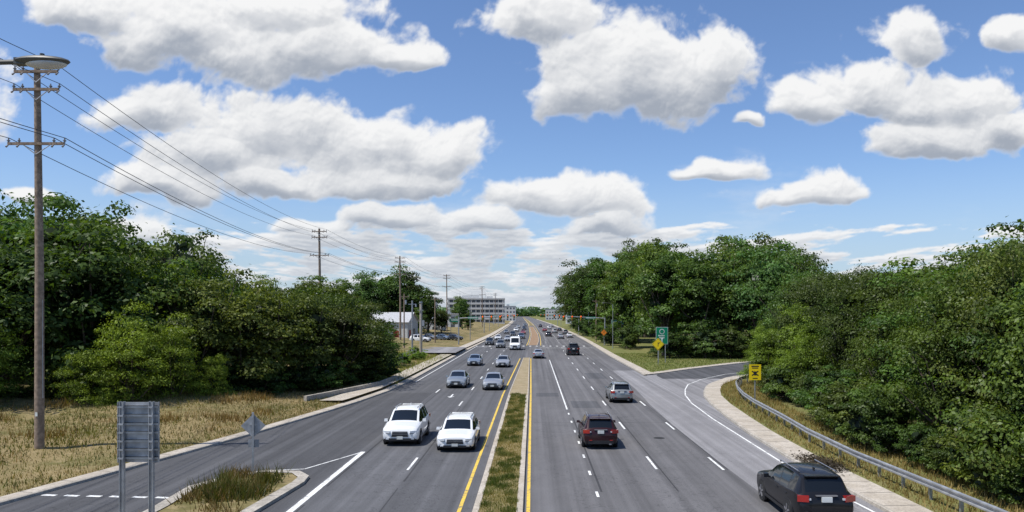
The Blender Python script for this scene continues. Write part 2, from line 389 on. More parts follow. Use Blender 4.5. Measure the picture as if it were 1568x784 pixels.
def leaves_at(P,N,size,asp=.6):
    n=len(P); N=N/np.linalg.norm(N,axis=1,keepdims=True); r=rng.normal(size=(n,3)); u=np.cross(N,r); u/=np.linalg.norm(u,axis=1,keepdims=True); w=np.cross(N,u)
    s=size[:,None]; V=np.zeros((n,4,3)); V[:,0]=P-u*s*.5; V[:,1]=P+w*s*.5*asp+N*s*.08; V[:,2]=P+u*s*.5; V[:,3]=P-w*s*.5*asp+N*s*.08
    return V
link('tree_shade_leaves',npmesh('tree_shade_leaves',leaves_at(np.stack([X[k],Y[k],np.full(k.sum(),.165)],1),N,rng.uniform(.08,.2,k.sum())).reshape(-1,3),4,[M_treeshade]))  # flat dark leaves added as a stand-in for tree shade on the sidewalk
# ------------------------------------------------------------ trees
def make_tree(seed,h,r,crown0,nclump,nleaf,ls,upright=0,ragged=.25,cl=(.16,.34)):
    """leaf clumps on limbs. h total height, r crown radius, crown0 = height of crown bottom"""
    g=np.random.default_rng(seed); rz=(h-crown0)/2; cz=crown0+rz
    d=g.normal(size=(nclump,3)); d/=np.linalg.norm(d,axis=1,keepdims=True)
    rad=g.uniform(.45,1,nclump)**.6
    lobes=1+ragged*np.sin(3*np.arctan2(d[:,1],d[:,0])+g.uniform(0,6))*np.cos(2*d[:,2]*2+g.uniform(0,6))+g.normal(0,ragged*.35,nclump)
    cr=g.uniform(cl[0],cl[1],nclump)*min(r,rz)
    Cc=d*rad[:,None]*lobes[:,None]*np.array([r*.86,r*.86,rz*.88]); Cc[:,2]+=cz
    if upright: Cc[:,:2]*= (1-.5*upright*((Cc[:,2]-crown0)/(h-crown0)))[:,None]
    Cc[:,2]=np.clip(Cc[:,2],cr*.6+.1,None)
    Vs=[];mi=[]
    for c,q in zip(Cc,cr):
        k=int(nleaf*(q/(.25*min(r,rz)))**2)
        dd=g.normal(size=(k,3)); dd/=np.linalg.norm(dd,axis=1,keepdims=True); dd[:,2]=np.where(dd[:,2]<-.3,-dd[:,2]*.6,dd[:,2])
        rr=q*(g.uniform(.6,1.05,k)); sp=g.random(k)<.10; rr=np.where(sp,rr*g.uniform(1.1,1.6,k),rr)
        P=c+dd*rr[:,None]*np.array([1.15,1.15,.72]); N=dd+g.normal(0,.42,(k,3))+np.array([0,0,.35])
        Vs.append(leaves_at(P,N,ls*g.uniform(.6,1.35,k))); mi+= [0]*k
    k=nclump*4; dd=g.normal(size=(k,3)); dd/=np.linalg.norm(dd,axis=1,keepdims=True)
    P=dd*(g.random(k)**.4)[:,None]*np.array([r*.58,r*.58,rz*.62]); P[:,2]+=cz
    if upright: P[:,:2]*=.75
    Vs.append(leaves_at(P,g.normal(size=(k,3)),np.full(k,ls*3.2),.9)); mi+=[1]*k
    V=np.concatenate(Vs).reshape(-1,3); V[:,2]=np.maximum(V[:,2],.02)
    b=MB(); 
    top=Vector((g.normal(0,.03)*h,g.normal(0,.03)*h,cz+rz*.3)); mid=Vector((top.x*.3,top.y*.3,crown0*.6+.3))
    tr=.022*h+.03
    b.cyl((0,0,-.5),mid,tr*1.25,tr*.9,M_bark,7,False); b.cyl(mid,top,tr*.9,tr*.25,M_bark,7,False)
    for i in g.choice(nclump,min(nclump,16),replace=False):
        t=g.uniform(.0,.7); s=mid.lerp(top,t); e=Vector(Cc[i]); m_=s.lerp(e,.5)+Vector((0,0,-.06*h*g.random()))
        b.cyl(s,m_,tr*.42,tr*.28,M_bark,5,False); b.cyl(m_,e,tr*.28,tr*.08,M_bark,5,False)
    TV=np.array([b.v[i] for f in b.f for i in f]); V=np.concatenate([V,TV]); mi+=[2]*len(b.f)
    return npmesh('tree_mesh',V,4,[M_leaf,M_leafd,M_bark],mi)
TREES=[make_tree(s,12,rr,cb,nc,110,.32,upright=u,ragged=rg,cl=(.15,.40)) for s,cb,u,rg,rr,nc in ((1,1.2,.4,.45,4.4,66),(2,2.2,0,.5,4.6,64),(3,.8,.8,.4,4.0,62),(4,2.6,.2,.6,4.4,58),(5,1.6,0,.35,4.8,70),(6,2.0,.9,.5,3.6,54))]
BUSH=[make_tree(s,4,2.4,.0,46,110,.19,ragged=.4) for s in (21,22,23)]
FINE=[make_tree(s,12,rr,.8,nc,175,.205,upright=u,ragged=.5,cl=(.13,.38)) for s,u,rr,nc in ((31,.3,4.5,105),(32,0,4.6,100),(33,.8,4.0,95),(34,.5,4.2,95))]
AIRY=[make_tree(s,12,3.8,4.5,34,80,.28,upright=0,ragged=.6) for s in (41,42)]
def put(name,me,x,y,z,h,href,wf=1,tint=None,rz=None):
    o=link(name,me,(x,y,z)); s=h/href; o.scale=(s*wf,s*wf,s); o.rotation_euler=(0,0,random.uniform(0,6.28) if rz is None else rz)
    v=random.uniform(.6,1.35); w=random.uniform(.85,1.2)
    o.color=tint if tint else (v*w*random.uniform(.9,1.12),v,v*random.uniform(.7,1.1),1); return o
def tree(x,y,h,kind=None,tint=None,wf=None):
    k=kind or TREES; put('deciduous_tree',random.choice(k),x,y,-.1,h,12,wf or random.uniform(.85,1.2)*(12/h if h<9 else 1)**.5,tint)
def shrub(x,y,h,tint=None,wf=1):
    put('shrub',random.choice(BUSH),x,y,.05,h,4,wf*random.uniform(.9,1.25),tint)
# canopy slope (tree-top rise per metre of distance) against bearing, left and right stands
LB=([-1.2,-.71,-.657,-.614,-.579,-.544,-.492,-.423,-.362,-.336,-.275,-.24,-.214,-.197],[.14,.138,.128,.138,.122,.108,.088,.079,.067,.048,.038,.020,-.005,-.045])
RB=([.019,.03,.047,.077,.125,.169,.212,.247,.29,.334,.369,.382,.42,.46,.49,.534,.569,.612,.654,1.2],[.006,.026,.05,.073,.079,.098,.080,.094,.101,.094,.078,.056,.064,.050,.078,.068,.090,.098,.110,.125])
def lh(x,y): return H+float(np.interp(x/y,*LB))*y
def rh(x,y): return H+float(np.interp(x/y,*RB))*y
for x,y in [(-44,50),(-39,55),(-33.5,57),(-30,59),(-27.5,61),(-25,64),(-23,67),(-21,70),(-18.8,73),(-17.3,79)]:
    tree(x,y,max(3.5,lh(x,y)*random.uniform(.82,.98)))
for i in range(66):
    y=random.uniform(62,112); x=-random.uniform(18+max(0,(y-95)*.15),78)
    if x/y>-.2 or x/y<-.9: continue
    if x>np.interp(y,[50,58,64,73,80,130],[-40,-29,-24,-18,-17,-17]): continue
    tree(x,y,max(3.5,lh(x,y)*random.uniform(.8,1.07)))
tree(-38,62,H+.152*62,AIRY,wf=1.0); tree(-43.5,62,H+.138*62,AIRY,wf=.8); tree(-34,72,H+.122*72,AIRY,wf=.8)
for i in range(34):
    t=i/33; y=51+t*32; x=float(np.interp(y,[50,55,60,66,73,85],[-42,-32,-26.5,-22,-17.6,-15.9]))+random.uniform(-.8,.6)
    shrub(x,y,random.uniform(2.0,4.4)*(1-.35*t))
BR=(2.5,2.1,1.0,1)  # bright green tint, with strong sunlight put into the leaf colour too
for x,y,h in [(-28.5,53.5,7.8),(-26.6,55.5,6.4),(-31.3,52.5,4.6),(-24.6,58,4.4),(-29.6,52.8,3.4)]: put('deciduous_tree',random.choice(FINE),x,y,-.1,h,12,random.uniform(.8,1.1),BR)
for x,y,h in [(-37,50,7),(-40,50,9)]: put('deciduous_tree',random.choice(FINE),x,y,-.1,h,12,1.1,(1.8,1.7,1,1))
for x,y,h in [(-48,215,20),(-42,220,21.5),(-37,225,20),(-53,210,17),(-33,235,15.5),(-60,200,16),(-46,180,12),(-38,160,9),(-52,170,14),(-31,205,9),(-28,230,9),(-33,150,5),(-70,190,17),(-24,118,4),(-26,128,5.5),(-28,300,13),(-32,330,15),(-24,280,8),(-57,150,13)]:
    tree(x,y,h)
for i in range(16): shrub(random.uniform(-20,-16.4),random.uniform(86,124),random.uniform(.8,2.0),(2.2,2.2,1.2,1))
for x,y in [(20.5,28),(23,33),(21.5,38),(24,43),(23,48),(25.5,53),(25.3,58),(27,62),(25.5,67),(28.5,71),(26.8,75.5),(30,78),(28,48),(30,40),(28,34),(32,58),(34,68),(36,78),(31,50)]:
    put('deciduous_tree',random.choice(FINE),x,y,-.6,max(6,rh(x,y)*random.uniform(.8,1.03)+.6),12,random.uniform(.8,1.05))
for i in range(24):
    y=random.uniform(36,92); x=random.uniform(27,70)
    if x<np.interp(y,[30,75,85,92],[27,29,38,48]): continue
    tree(x,y,rh(x,y)*random.uniform(.85,1.06))
tree(30.5,46,H+.11*46,AIRY,wf=.8); tree(25,37.5,H+.112*37.5,FINE,wf=.75); tree(23.8,38.5,H+.10*38,AIRY,wf=.9); tree(22,34.5,H+.106*34.5,FINE,wf=.7)
for i in range(36):
    y=24+i*1.4; x=float(np.interp(y,[24,40,50,55,66,76],[18.2,18.0,19.6,20.8,21.6,24.8]))+random.uniform(-.4,1.2)
    shrub(x,y,random.uniform(1.6,3.8))
for x,y,h in [(21.8,70,6.5),(23.5,66,8.5),(26,80,7),(23.0,76,4.0),(22.6,61,6.4),(27.5,74,9.5)]: put('deciduous_tree',random.choice(FINE),x,y,-.1,h,12,1.0,(1.9,1.75,.9,1))
for x,y in [(22.5,128),(27,124),(32,128),(37,122),(42,128),(47,124),(52,130),(26,136),(34,138),(44,140),(58,128),(64,134),(40,150),(50,150)]:
    tree(x,y,rh(x,y)*random.uniform(.9,1.03),wf=random.uniform(.95,1.15))
for i in range(17): shrub(22+i*1.9,121+random.uniform(-1,3),random.uniform(3,5.5),wf=1.2)
for i in range(50):
    y=random.uniform(138,420); x=random.uniform(17.5,55)+off(y)
    if x/y<.035: continue
    tree(x,y,max(6,rh(x,y)*random.uniform(.82,1.04)))
for i in range(22):
    y=random.uniform(145,330); shrub(random.uniform(17.5,20),y,random.uniform(2.5,5.5))
Vs=[]
def blob(x,y,h,r,k,ls):
    g=rng; dd=g.normal(size=(k,3)); dd/=np.linalg.norm(dd,axis=1,keepdims=True); bumps=1+.25*np.sin(dd[:,0]*5+x)*np.cos(dd[:,2]*6+y)
    P=dd*np.array([r,r,h*.52])*(bumps*g.uniform(.75,1.05,k))[:,None]; P+=np.array([x,y,h*.5]); P[:,2]=np.maximum(P[:,2],.1)
    Vs.append(leaves_at(P,dd+g.normal(0,.4,(k,3)),ls*g.uniform(.6,1.4,k),.9))
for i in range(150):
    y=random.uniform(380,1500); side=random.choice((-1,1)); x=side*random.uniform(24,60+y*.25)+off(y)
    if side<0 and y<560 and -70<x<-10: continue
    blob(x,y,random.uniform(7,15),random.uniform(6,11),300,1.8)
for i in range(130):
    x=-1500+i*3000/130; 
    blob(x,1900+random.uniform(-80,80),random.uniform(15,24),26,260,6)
V=np.concatenate(Vs).reshape(-1,3); o=link('distant_treeline',npmesh('distant_treeline',V,4,[M_leaf])); o.color=(1.2,1.35,2.3,1)  # bluish tint paints distance haze into the leaf colour
# ------------------------------------------------------------ vehicles
KIND={
'suv':dict(L=4.75,w=.96,wb=(.92,3.78),wr=.36,st=[
 (0,.36,.60,.66,.74,.62,'h'),(.05,.26,.76,.84,.86,.72,'h'),(.2,.22,.90,.98,.93,.78,'h'),(.9,.22,1.00,1.08,.96,.80,'h'),(1.25,.22,1.04,1.13,.96,.80,'w'),
 (1.95,.22,1.06,1.58,.96,.72,'s'),(2.2,.22,1.06,1.65,.96,.71,'s'),(2.68,.22,1.07,1.70,.96,.70,'p'),(2.78,.22,1.07,1.70,.96,.70,'s'),(3.55,.22,1.09,1.69,.96,.69,'p'),(3.67,.22,1.10,1.68,.96,.69,'s'),
 (4.12,.22,1.12,1.65,.95,.68,'p'),(4.28,.24,1.13,1.61,.94,.67,'b'),(4.56,.28,1.08,1.16,.92,.74,'h'),(4.70,.34,.92,1.0,.88,.76,'h'),(4.75,.40,.74,.80,.82,.70,'h')]),
'sedan':dict(L=4.75,w=.91,wb=(.92,3.72),wr=.33,st=[
 (0,.32,.50,.56,.68,.56,'h'),(.05,.22,.64,.70,.80,.66,'h'),(.2,.19,.74,.80,.88,.72,'h'),(.95,.19,.86,.93,.91,.76,'h'),(1.35,.19,.90,.98,.91,.76,'w'),
 (2.12,.19,.92,1.34,.91,.64,'s'),(2.3,.19,.92,1.40,.91,.63,'s'),(2.68,.19,.93,1.44,.91,.62,'p'),(2.77,.19,.93,1.44,.91,.62,'s'),(3.3,.19,.95,1.40,.91,.62,'s'),
 (3.42,.19,.96,1.37,.91,.62,'b'),(4.02,.19,.98,1.08,.90,.70,'h'),(4.5,.22,.96,1.04,.88,.70,'h'),(4.68,.30,.84,.92,.84,.68,'h'),(4.75,.36,.62,.68,.78,.62,'h')]),
'van':dict(L=5.8,w=1.02,wb=(.95,4.6),wr=.37,st=[
 (0,.4,.75,.82,.8,.7,'h'),(.06,.3,.95,1.05,.92,.8,'h'),(.3,.26,1.15,1.25,1.0,.86,'h'),(.75,.26,1.25,1.38,1.02,.88,'w'),
 (1.5,.26,1.3,2.25,1.02,.86,'s'),(1.8,.26,1.3,2.42,1.02,.86,'s'),(2.2,.26,1.3,2.5,1.02,.86,'p'),(2.3,.26,1.3,2.5,1.02,.86,'p'),
 (5.5,.26,1.3,2.5,1.02,.86,'p'),(5.7,.3,1.3,2.42,1.0,.85,'h'),(5.8,.4,1.2,2.3,.97,.82,'h')]),
}
def car(name,kind,col,x,y,face,metal=.25,scale=1,hs=1,rz=0):
    """y = position of the end nearest the camera; face=-1 drives towards -Y"""
    K=KIND[kind]; L=K['L']; pm=paint(col,metal); b=MB()
    rows=[];st=K['st']
    for s,zb,zk,zt,w,wr,fl in st:
        wr_=min(wr,w*.92)
        half=[(0,zb),(w*.86,zb),(w*.96,zb+.1),(w*1.0,zb+(zk-zb)*.45),(w*.995,zk-(zk-zb)*.22),(w*.965,zk-.02),(w*.93,zk+.012),(wr_,zt-.055 if zt-zk>.2 else zk+.6*(zt-zk)),(wr_*.86,zt-.008),(wr_*.45,zt+.02),(0,zt+.026)]
        y_=L/2-s
        loop=[(px,y_,pz) for px,pz in half]+[(-px,y_,pz) for px,pz in half[-2:0:-1]]
        rows.append(loop)
    n=len(rows[0]); hN=11
    V=[p for r in rows for p in r]
    fs=[]
    for i in range(len(rows)-1):
        fl=st[i][6]
        for j in range(n):
            jj=(j+1)%n; seg=j if j<hN-1 else n-1-j
            m=pm
            if seg==0: m=M_trim
            elif seg==1: m=M_trim if kind!='sedan' else pm
            if fl in('w','s') and seg==6: m=M_glass
            if fl in('w','b') and seg in(8,9): m=M_glass
            fs.append(((i*n+j,(i+1)*n+j,(i+1)*n+jj,i*n+jj),m))
    kx=[b.mat(m) for _,m in fs]; b.v+=V; b.f+=[f for f,_ in fs]; b.mi+=kx
    b.f.append(tuple(range(n))); b.mi.append(b.mat(pm)); e=(len(rows)-1)*n; b.f.append(tuple(range(e+n-1,e-1,-1))); b.mi.append(b.mat(pm))
    w=K['w'];zr=K['wr']; fy=L/2; ry=-L/2
    for s in K['wb']:
        for sd in(-1,1):
            yy=L/2-s
            b.cyl((sd*(w*.9),yy,zr+.02),(sd*(w*1.004),yy,zr+.02),zr+.075,zr+.07,M_trim,22)
            b.cyl((sd*(w-.2),yy,zr),(sd*(w+.018),yy,zr),zr,zr-.015,M_tyre,22)
            b.cyl((sd*(w),yy,zr),(sd*(w+.024),yy,zr),zr*.66,zr*.64,M_trim,18)
            for q in range(5):
                a=q*2*math.pi/5; b.box((sd*(w+.028),yy+math.sin(a)*zr*.33,zr+math.cos(a)*zr*.33),(.02,.07,zr*.62),M_rim,rx=-a)
            b.cyl((sd*(w),yy,zr),(sd*(w+.036),yy,zr),.07,.06,M_rim,8)
    f1,f2=st[1],st[2]
    zt=f1[3]
    b.box((0,fy-.02,(f1[2]+.36)/2+.06),(.86,.1,(zt-.36)*.55),M_trim,taper=.9)
    b.box((0,fy+.035,(f1[2]+.40)/2+.14),(.80,.01,.02),M_rim); b.box((0,fy+.035,(f1[2]+.40)/2+.05),(.80,.01,.02),M_rim)
    b.box((0,fy-.0,.36),(1.15,.08,.11),M_trim)
    b.box((0,fy+.045,.44),(.31,.02,.15),M_plate)
    for sd in(-1,1):
        b.box((sd*w*.70,fy-.09,zt-.115),(.36,.18,.12),M_lamp,rz=-sd*.33); b.box((sd*w*.70,fy-.085,zt-.19),(.38,.17,.03),M_trim,rz=-sd*.33)
        b.box((sd*w*.66,fy-.03,.40),(.2,.08,.09),M_lamp,rz=-sd*.2)
        cw=[q for q in st if q[6]=='w'][0]; my=L/2-cw[0]-.42
        b.box((sd*(w+.07),my,cw[2]+.07),(.2,.13,.14),pm,taper=.8)
        b.box((sd*(w-.02),my,cw[2]+.02),(.12,.06,.05),M_trim)
        for q in (.1,1.0): b.box((sd*(w*1.0),L/2-2.55-q,st[5][2]-.14),(.03,.2,.03),pm)
        b.box((sd*(w*1.0),0,.33),(.03,L*.48,.09),M_trim if kind=='suv' else pm)
    e=st[-2]; zt=e[3]
    if kind=='van':
        b.box((0,ry-.0,1.75),(1.3,.03,.6),M_glass); tz=1.2
        for sd in(-1,1): b.box((sd*.9,ry,tz),(.12,.06,.4),M_tail)
    else:
        tz=zt-.02 if kind=='suv' else zt-.1
        for sd in(-1,1):
            b.box((sd*w*.78,ry+.10,tz),(.36,.20,.15 if kind=='sedan' else .19),M_tail,rz=sd*.28)
            b.box((sd*w*.62,ry+.052,tz-.01),(.16,.14,.06),M_lamp,rz=sd*.12)
        b.box((0,ry+.035,tz-.02),(.34,.12,.17),M_plate); b.box((0,ry+.05,tz+.10),(.7,.1,.03),M_rim)
    b.box((0,ry-.005,.40),(1.35,.12,.18),M_trim); b.box((sd*.5,ry-.02,.3),(.12,.12,.06),M_rim)
    b.box((-.55,ry-.075,.52),(.16,.02,.05),M_tail); b.box((.55,ry-.075,.52),(.16,.02,.05),M_tail)
    if kind=='suv':
        for sd in(-1,1): b.cyl((sd*.62,.35,1.74),(sd*.62,-1.6,1.72),.02,.02,M_rim,6); 
        for sd in(-1,1):
            for yq in(.3,-.6,-1.55): b.box((sd*.62,yq,1.71),(.03,.06,.07),M_trim)
        b.box((0,ry+.47,1.64),(1.15,.25,.035),pm)
    b.box((0,-1.2,st[7][3]+.05),(.03,.16,.06),pm)
    for v in range(len(b.v)):
        p=b.v[v]; b.v[v]=(p[0]*scale,p[1]*scale,p[2]*scale*hs)
    return b.obj(name,(x+off(y),y+L*scale/2,.0),(math.pi if face<0 else 0)+rz,smooth=32)
W=(.80,.80,.78);BK=(.010,.010,.012);SV=(.42,.43,.44);GR=(.16,.17,.18);BL=(.10,.14,.20);RD=(.35,.03,.02);DK=(.03,.034,.04)
car('white_suv','suv',W,-7.3,41.2,-1,0,1.06,1.03)
car('white_suv','suv',W,-4.1,39.4,-1,0,1.05,.87)
car('silver_sedan','sedan',(.33,.36,.38),-7.5,73,-1,.6,1.08)
car('silver_sedan','sedan',SV,-3.85,71,-1,.6,1.05)
car('blue_sedan','sedan',(.2,.25,.32),-8.2,104,-1,.4,1.05)
car('silver_sedan','sedan',SV,-4.1,101,-1,.5,1.05)
car('white_van','van',W,-3.8,149,-1,0,1.05)
car('dark_red_suv','suv',(.028,.006,.008),3.65,40.3,1,.1,1.0,.97)
car('black_suv','suv',BK,9.95,25.4,1,.1,1.04)
car('grey_suv','suv',(.27,.28,.28),7.25,61,1,.5,.98,.95)
car('black_suv','suv',BK,7.05,130,1,.1,1.12,1.1)
car('silver_sedan','sedan',SV,.9,121,1,.5,1)
for x,y,f,kd,c in [(-7.2,158,-1,'suv',GR),(-4.2,178,-1,'sedan',DK),(-7.4,196,-1,'sedan',SV),(-10.5,172,-1,'suv',DK),(-4.2,215,-1,'suv',BL),(-10.4,205,-1,'sedan',W),(-7.3,236,-1,'suv',DK),(-4.4,262,-1,'sedan',RD),(-7.4,300,-1,'suv',W),(-4.3,330,-1,'suv',DK),(-10.5,270,-1,'sedan',GR),
   (7.2,215,1,'sedan',SV),(4,235,1,'suv',DK),(10.2,225,1,'sedan',W),(10.3,260,1,'suv',GR),(7.2,275,1,'suv',SV),(4.1,300,1,'sedan',RD),(10.4,310,1,'sedan',DK),(7.3,345,1,'suv',W),(-7.4,380,-1,'sedan',SV),(-4.2,420,-1,'suv',GR),(4,390,1,'suv',DK),(10.3,400,1,'sedan',SV)]:
    nm={W:'white',DK:'dark',SV:'silver',GR:'grey',BL:'blue',RD:'red'}[c]; car(nm+'_'+kd,kd,c,x,y,f)
for x,y,c in [(-20,183,DK),(-23,184,BL),(-26.5,186,GR),(-30,188,SV)]: car('parked_car','sedan',c,x,y,-1,rz=.9).location.z=.75
car('white_suv','suv',W,-26,168,-1,0,rz=1.4).location.z=.8
# ------------------------------------------------------------ utility poles & wires
poles=[(-20,-45,20),(-25.1,38.2,20),(-32.6,115,20.3),(-30,170,20.3),(-28.5,249,20.3),(-24,356,20.3),(-24,480,20.3),(-30,620,20.3)]
def upole(x,y,h):
    b=MB(); b.cyl((0,0,-.5),(0,0,h*.5),.235,.20,M_wood,14); b.cyl((0,0,h*.5),(-.12,0,h),.20,.145,M_wood,14)
    arms=[(h-4.1,1.42),(h-1.35,1.15),(h-.45,1.1)]
    for z,a in arms:
        b.box((-.06,-.17,z),(a*2,.11,.13),M_wood)
        for sx in(-1,1):
            b.cyl((-.06,-.18,z-.55),(sx*a*.5,-.2,z-.05),.025,.025,M_galv,5)
            for t in(1,.62):
                b.cyl((sx*a*t-.03,-.17,z+.06),(sx*a*t-.03,-.17,z+.28),.045,.03,M_ceram,8); b.cyl((sx*a*t-.03,-.17,z+.13),(sx*a*t-.03,-.17,z+.17),.08,.08,M_ceram,8)
                b.cyl((sx*a*t-.03,-.35,z-.2),(sx*a*t-.03,-.17,z-.05),.05,.03,M_ceram,6)
    b.cyl((.2,-.05,3),(.17,-.05,8),.03,.03,M_galv,6)
    b.box((.0,-.24,2.2),(.12,.02,.2),M_plate)
    return b.obj('utility_pole',(x,y,0),smooth=40)
for x,y,h in poles[1:]: upole(x,y,h)
b=MB()
def wire(a,c,sag,r=.02,n=22):
    a=Vector(a);c=Vector(c);pr=a
    for i in range(1,n+1):
        t=i/n; p=a.lerp(c,t)-Vector((0,0,sag*4*t*(1-t))); b.cyl(pr,p,r,r,M_wire,4,False); pr=p
for i in range(len(poles)-1):
    x0,y0,h0=poles[i];x1,y1,h1=poles[i+1]; L_=math.hypot(x1-x0,y1-y0)
    if i>5: continue
    for dz,a in((4.1,1.42),(1.35,1.15),(.45,1.1)):
        for t in((1,-1,.62) if dz==4.1 else (1,-1)):
            wire((x0+a*t,y0-.17,h0-dz+.28),(x1+a*t,y1-.17,h1-dz+.28),L_*.016+.1*abs(t),.02 if dz>4 else .017)
b.obj('power_lines')
def cobra(name,px,py,hx,hz,arm,sc=1,poleh=None,base=0,dirx=1):
    b=MB(); ph=poleh or hz-.3
    b.cyl((0,0,base),(0,0,ph),.10*sc,.07*sc,M_galv,12)
    b.cyl((0,0,base),(0,0,base+.25),.2*sc,.18*sc,M_galv,10)
    pts=[(0,0,ph-.1),(arm*.3*dirx,0,hz-.12),(arm*.65*dirx,0,hz-.02),(arm*dirx,0,hz)]
    for i in range(3): b.cyl(pts[i],pts[i+1],.045*sc,.04*sc,M_lampbody,8)
    cx=(arm+.36*sc)*dirx
    b.sphere((cx,0,hz+.01),(.44*sc,.19*sc,.075*sc),M_lampbody,20,10); b.sphere((cx+.06*dirx*sc,0,hz-.035*sc),(.33*sc,.16*sc,.075*sc),M_lens,18,10)
    b.box((cx-.30*dirx*sc,0,hz),(.22*sc,.15*sc,.1*sc),M_lampbody); b.cyl((cx,0,hz+.06*sc),(cx,0,hz+.13*sc),.035*sc,.035*sc,M_lampbody,8)
    return b.obj(name,(px,py,0),smooth=40)
cobra('street_lamp',-10.55,12,0,11.32,2.35,1.0,base=.11)
cobra('street_lamp',16.5,155,0,9.5,1.6,.8,dirx=-1)
for y in (200,290,380,470): cobra('street_lamp',-17.5+off(y),y,0,11,2.5,1)
for y in (235,330,430): cobra('street_lamp',16.5+off(y),y,0,11,2.5,1,dirx=-1)
# ------------------------------------------------------------ signs
def post(b,x,y,z0,z1,w=.07): b.box((x,y,(z0+z1)/2),(w,w*.6,z1-z0),M_galv)
b=MB()
for sx in(-.43,.43):
    for dx in(-.055,.055): b.box((sx+dx,0,2.3),(.02,.12,4.62),M_galv)
    b.box((sx,0,2.3),(.09,.015,4.6),M_galv); b.box((sx,0,.06),(.4,.4,.12),M_conc)
b.box((0,.10,3.70),(1.2,.03,1.76),M_alu)
for i in range(7):
    z=2.95+i*.25; b.box((0,.06,z),(1.2,.06,.07),M_galv); b.box((0,.03,z+.035),(1.2,.03,.014),M_trim)
for sx in(-.6,.6): b.box((sx,.09,3.70),(.02,.06,1.78),M_galv)
for sx in(-.43,.43):
    for i in range(7): b.box((sx,-.07,2.95+i*.25),(.13,.02,.05),M_alu)
b.obj('road_sign',(-11.6,22,.11))
b=MB(); post(b,0,0,0,2.85,.085)
b.box((0,.05,2.25),(.74,.012,.74),M_alu,ry=math.pi/4); b.box((.02,.05,1.47),(.46,.012,.34),M_alu)
b.box((0,.035,2.3),(.3,.02,.05),M_galv); b.obj('warning_sign',(-12.3,33.0,.11),rz=.15)
def diamond(name,x,y,z,s,mat):
    b=MB(); post(b,0,.04,0,z+s*.5,.08); b.box((0,0,z),(s,.02,s),mat,ry=math.pi/4); b.box((0,-.013,z),(s*.92,.004,s*.92),M_blk,ry=math.pi/4); b.box((0,-.017,z),(s*.86,.004,s*.86),mat,ry=math.pi/4)
    b.box((0,-.021,z),(.08,.004,s*.5),M_blk); b.box((s*.12,-.021,z+s*.12),(.07,.004,s*.3),M_blk,ry=.8); b.obj(name,(x,y,.1))
diamond('warning_sign',17.5,105,2.9,1.25,M_ysign)
diamond('roadwork_sign',21.2,160,3.0,1.0,M_orange); diamond('roadwork_sign',15.6,165,3.0,1.0,M_orange)
b=MB(); post(b,-.5,.05,0,4.9,.1); post(b,.5,.05,0,4.9,.1); b.box((0,0,3.95),(1.75,.03,2.5),M_wht); b.box((0,-.018,3.95),(1.67,.006,2.42),M_green)
b.cyl((0,-.02,4.55),(0,-.03,4.55),.38,.38,M_wht,20)
b.cyl((0,-.03,4.55),(0,-.035,4.55),.3,.3,M_green,20)
for z,w in((3.95,1.1),(3.65,.8)): 
    for i in range(int(w/.16)): b.box((-w/2+i*.16+.06,-.024,z),(.1,.006,.18),M_wht)
b.box((0,-.024,3.2),(.12,.006,.5),M_wht); b.box((0,-.024,3.5),(.26,.007,.26),M_wht,ry=.785); b.obj('guide_sign',(18.9,110,.1))
b=MB(); post(b,0,.05,0,3.1,.09); b.box((0,0,2.5),(.95,.02,1.25),M_ysign); b.box((0,-.013,2.98),(.6,.004,.09),M_blk); b.box((0,-.013,2.84),(.5,.004,.07),M_blk)
for a in(.6,-.6): b.box((0,-.013-.002*(a>0),2.42),(.62,.004,.09),M_blk,ry=a)
b.box((0,-.017,2.42),(.22,.004,.3),M_blk); b.box((0,-.013,2.02),(.4,.004,.07),M_blk); b.obj('warning_sign',(17.75,60,.1),rz=.0)
def wrail(name,pts,z=.68):
    b=MB(); P=[]
    for i in range(len(pts)-1):
        a=Vector((*pts[i],0));c=Vector((*pts[i+1],0)); n=max(1,int((c-a).length/1.9))
        for k in range(n): P.append(a.lerp(c,k/n))
    P.append(Vector((*pts[-1],0)))
    prof=[(-.02,.155),(.05,.12),(.05,.07),(-.02,.03),(-.02,-.03),(.05,-.07),(.05,-.12),(-.02,-.155)]
    rows=[]
    for i,p in enumerate(P):
        t=(P[min(i+1,len(P)-1)]-P[max(i-1,0)]).normalized(); n=Vector((-t.y,t.x,0)); rows.append([p+n*a+Vector((0,0,z+q)) for a,q in prof])
        q=p-n*.17; b.box((q.x,q.y,z/2),(.12,.1,z+.1),M_galv); b.box((p.x-n.x*.08,p.y-n.y*.08,z),(.1,.1,.25),M_wood)
    for i in range(len(P)-1):
        for j in range(7): b.add([rows[i][j],rows[i+1][j],rows[i+1][j+1],rows[i][j+1]],[(0,1,2,3)],M_galv)
    return b.obj(name,(0,0,.08))
wrail('guard_rail',[(15.4,5),(15.3,25),(15.0,35),(15.3,42),(15.9,48),(16.5,56),(17.1,61),(18.0,66),(19.2,71),(20.8,75.5),(24,80.5),(30,87.5),(42,97)])
b=MB()
pt=[(-18.2,60),(-17.2,63.5),(-15.9,68.5),(-14.8,73),(-14.6,80)]
for i in range(4):
    a=Vector(pt[i]);c=Vector(pt[i+1]);m=(a+c)/2;d=c-a; b.box((m.x,m.y,.3),(.28,d.length+.05,.8),M_kerb,rz=math.atan2(d.y,d.x)-math.pi/2,taper=.98)
b.obj('concrete_barrier')
b=MB()
for i in range(12):
    y=84+i*3; b.cyl((0,y,0),(0,y,1.5),.04,.04,M_galv,6)
for z in(.5,1,1.45): b.cyl((0,84,z),(0,117,z),.025,.025,M_galv,5)
b.obj('roadside_fence',(-18.2,0,.2))
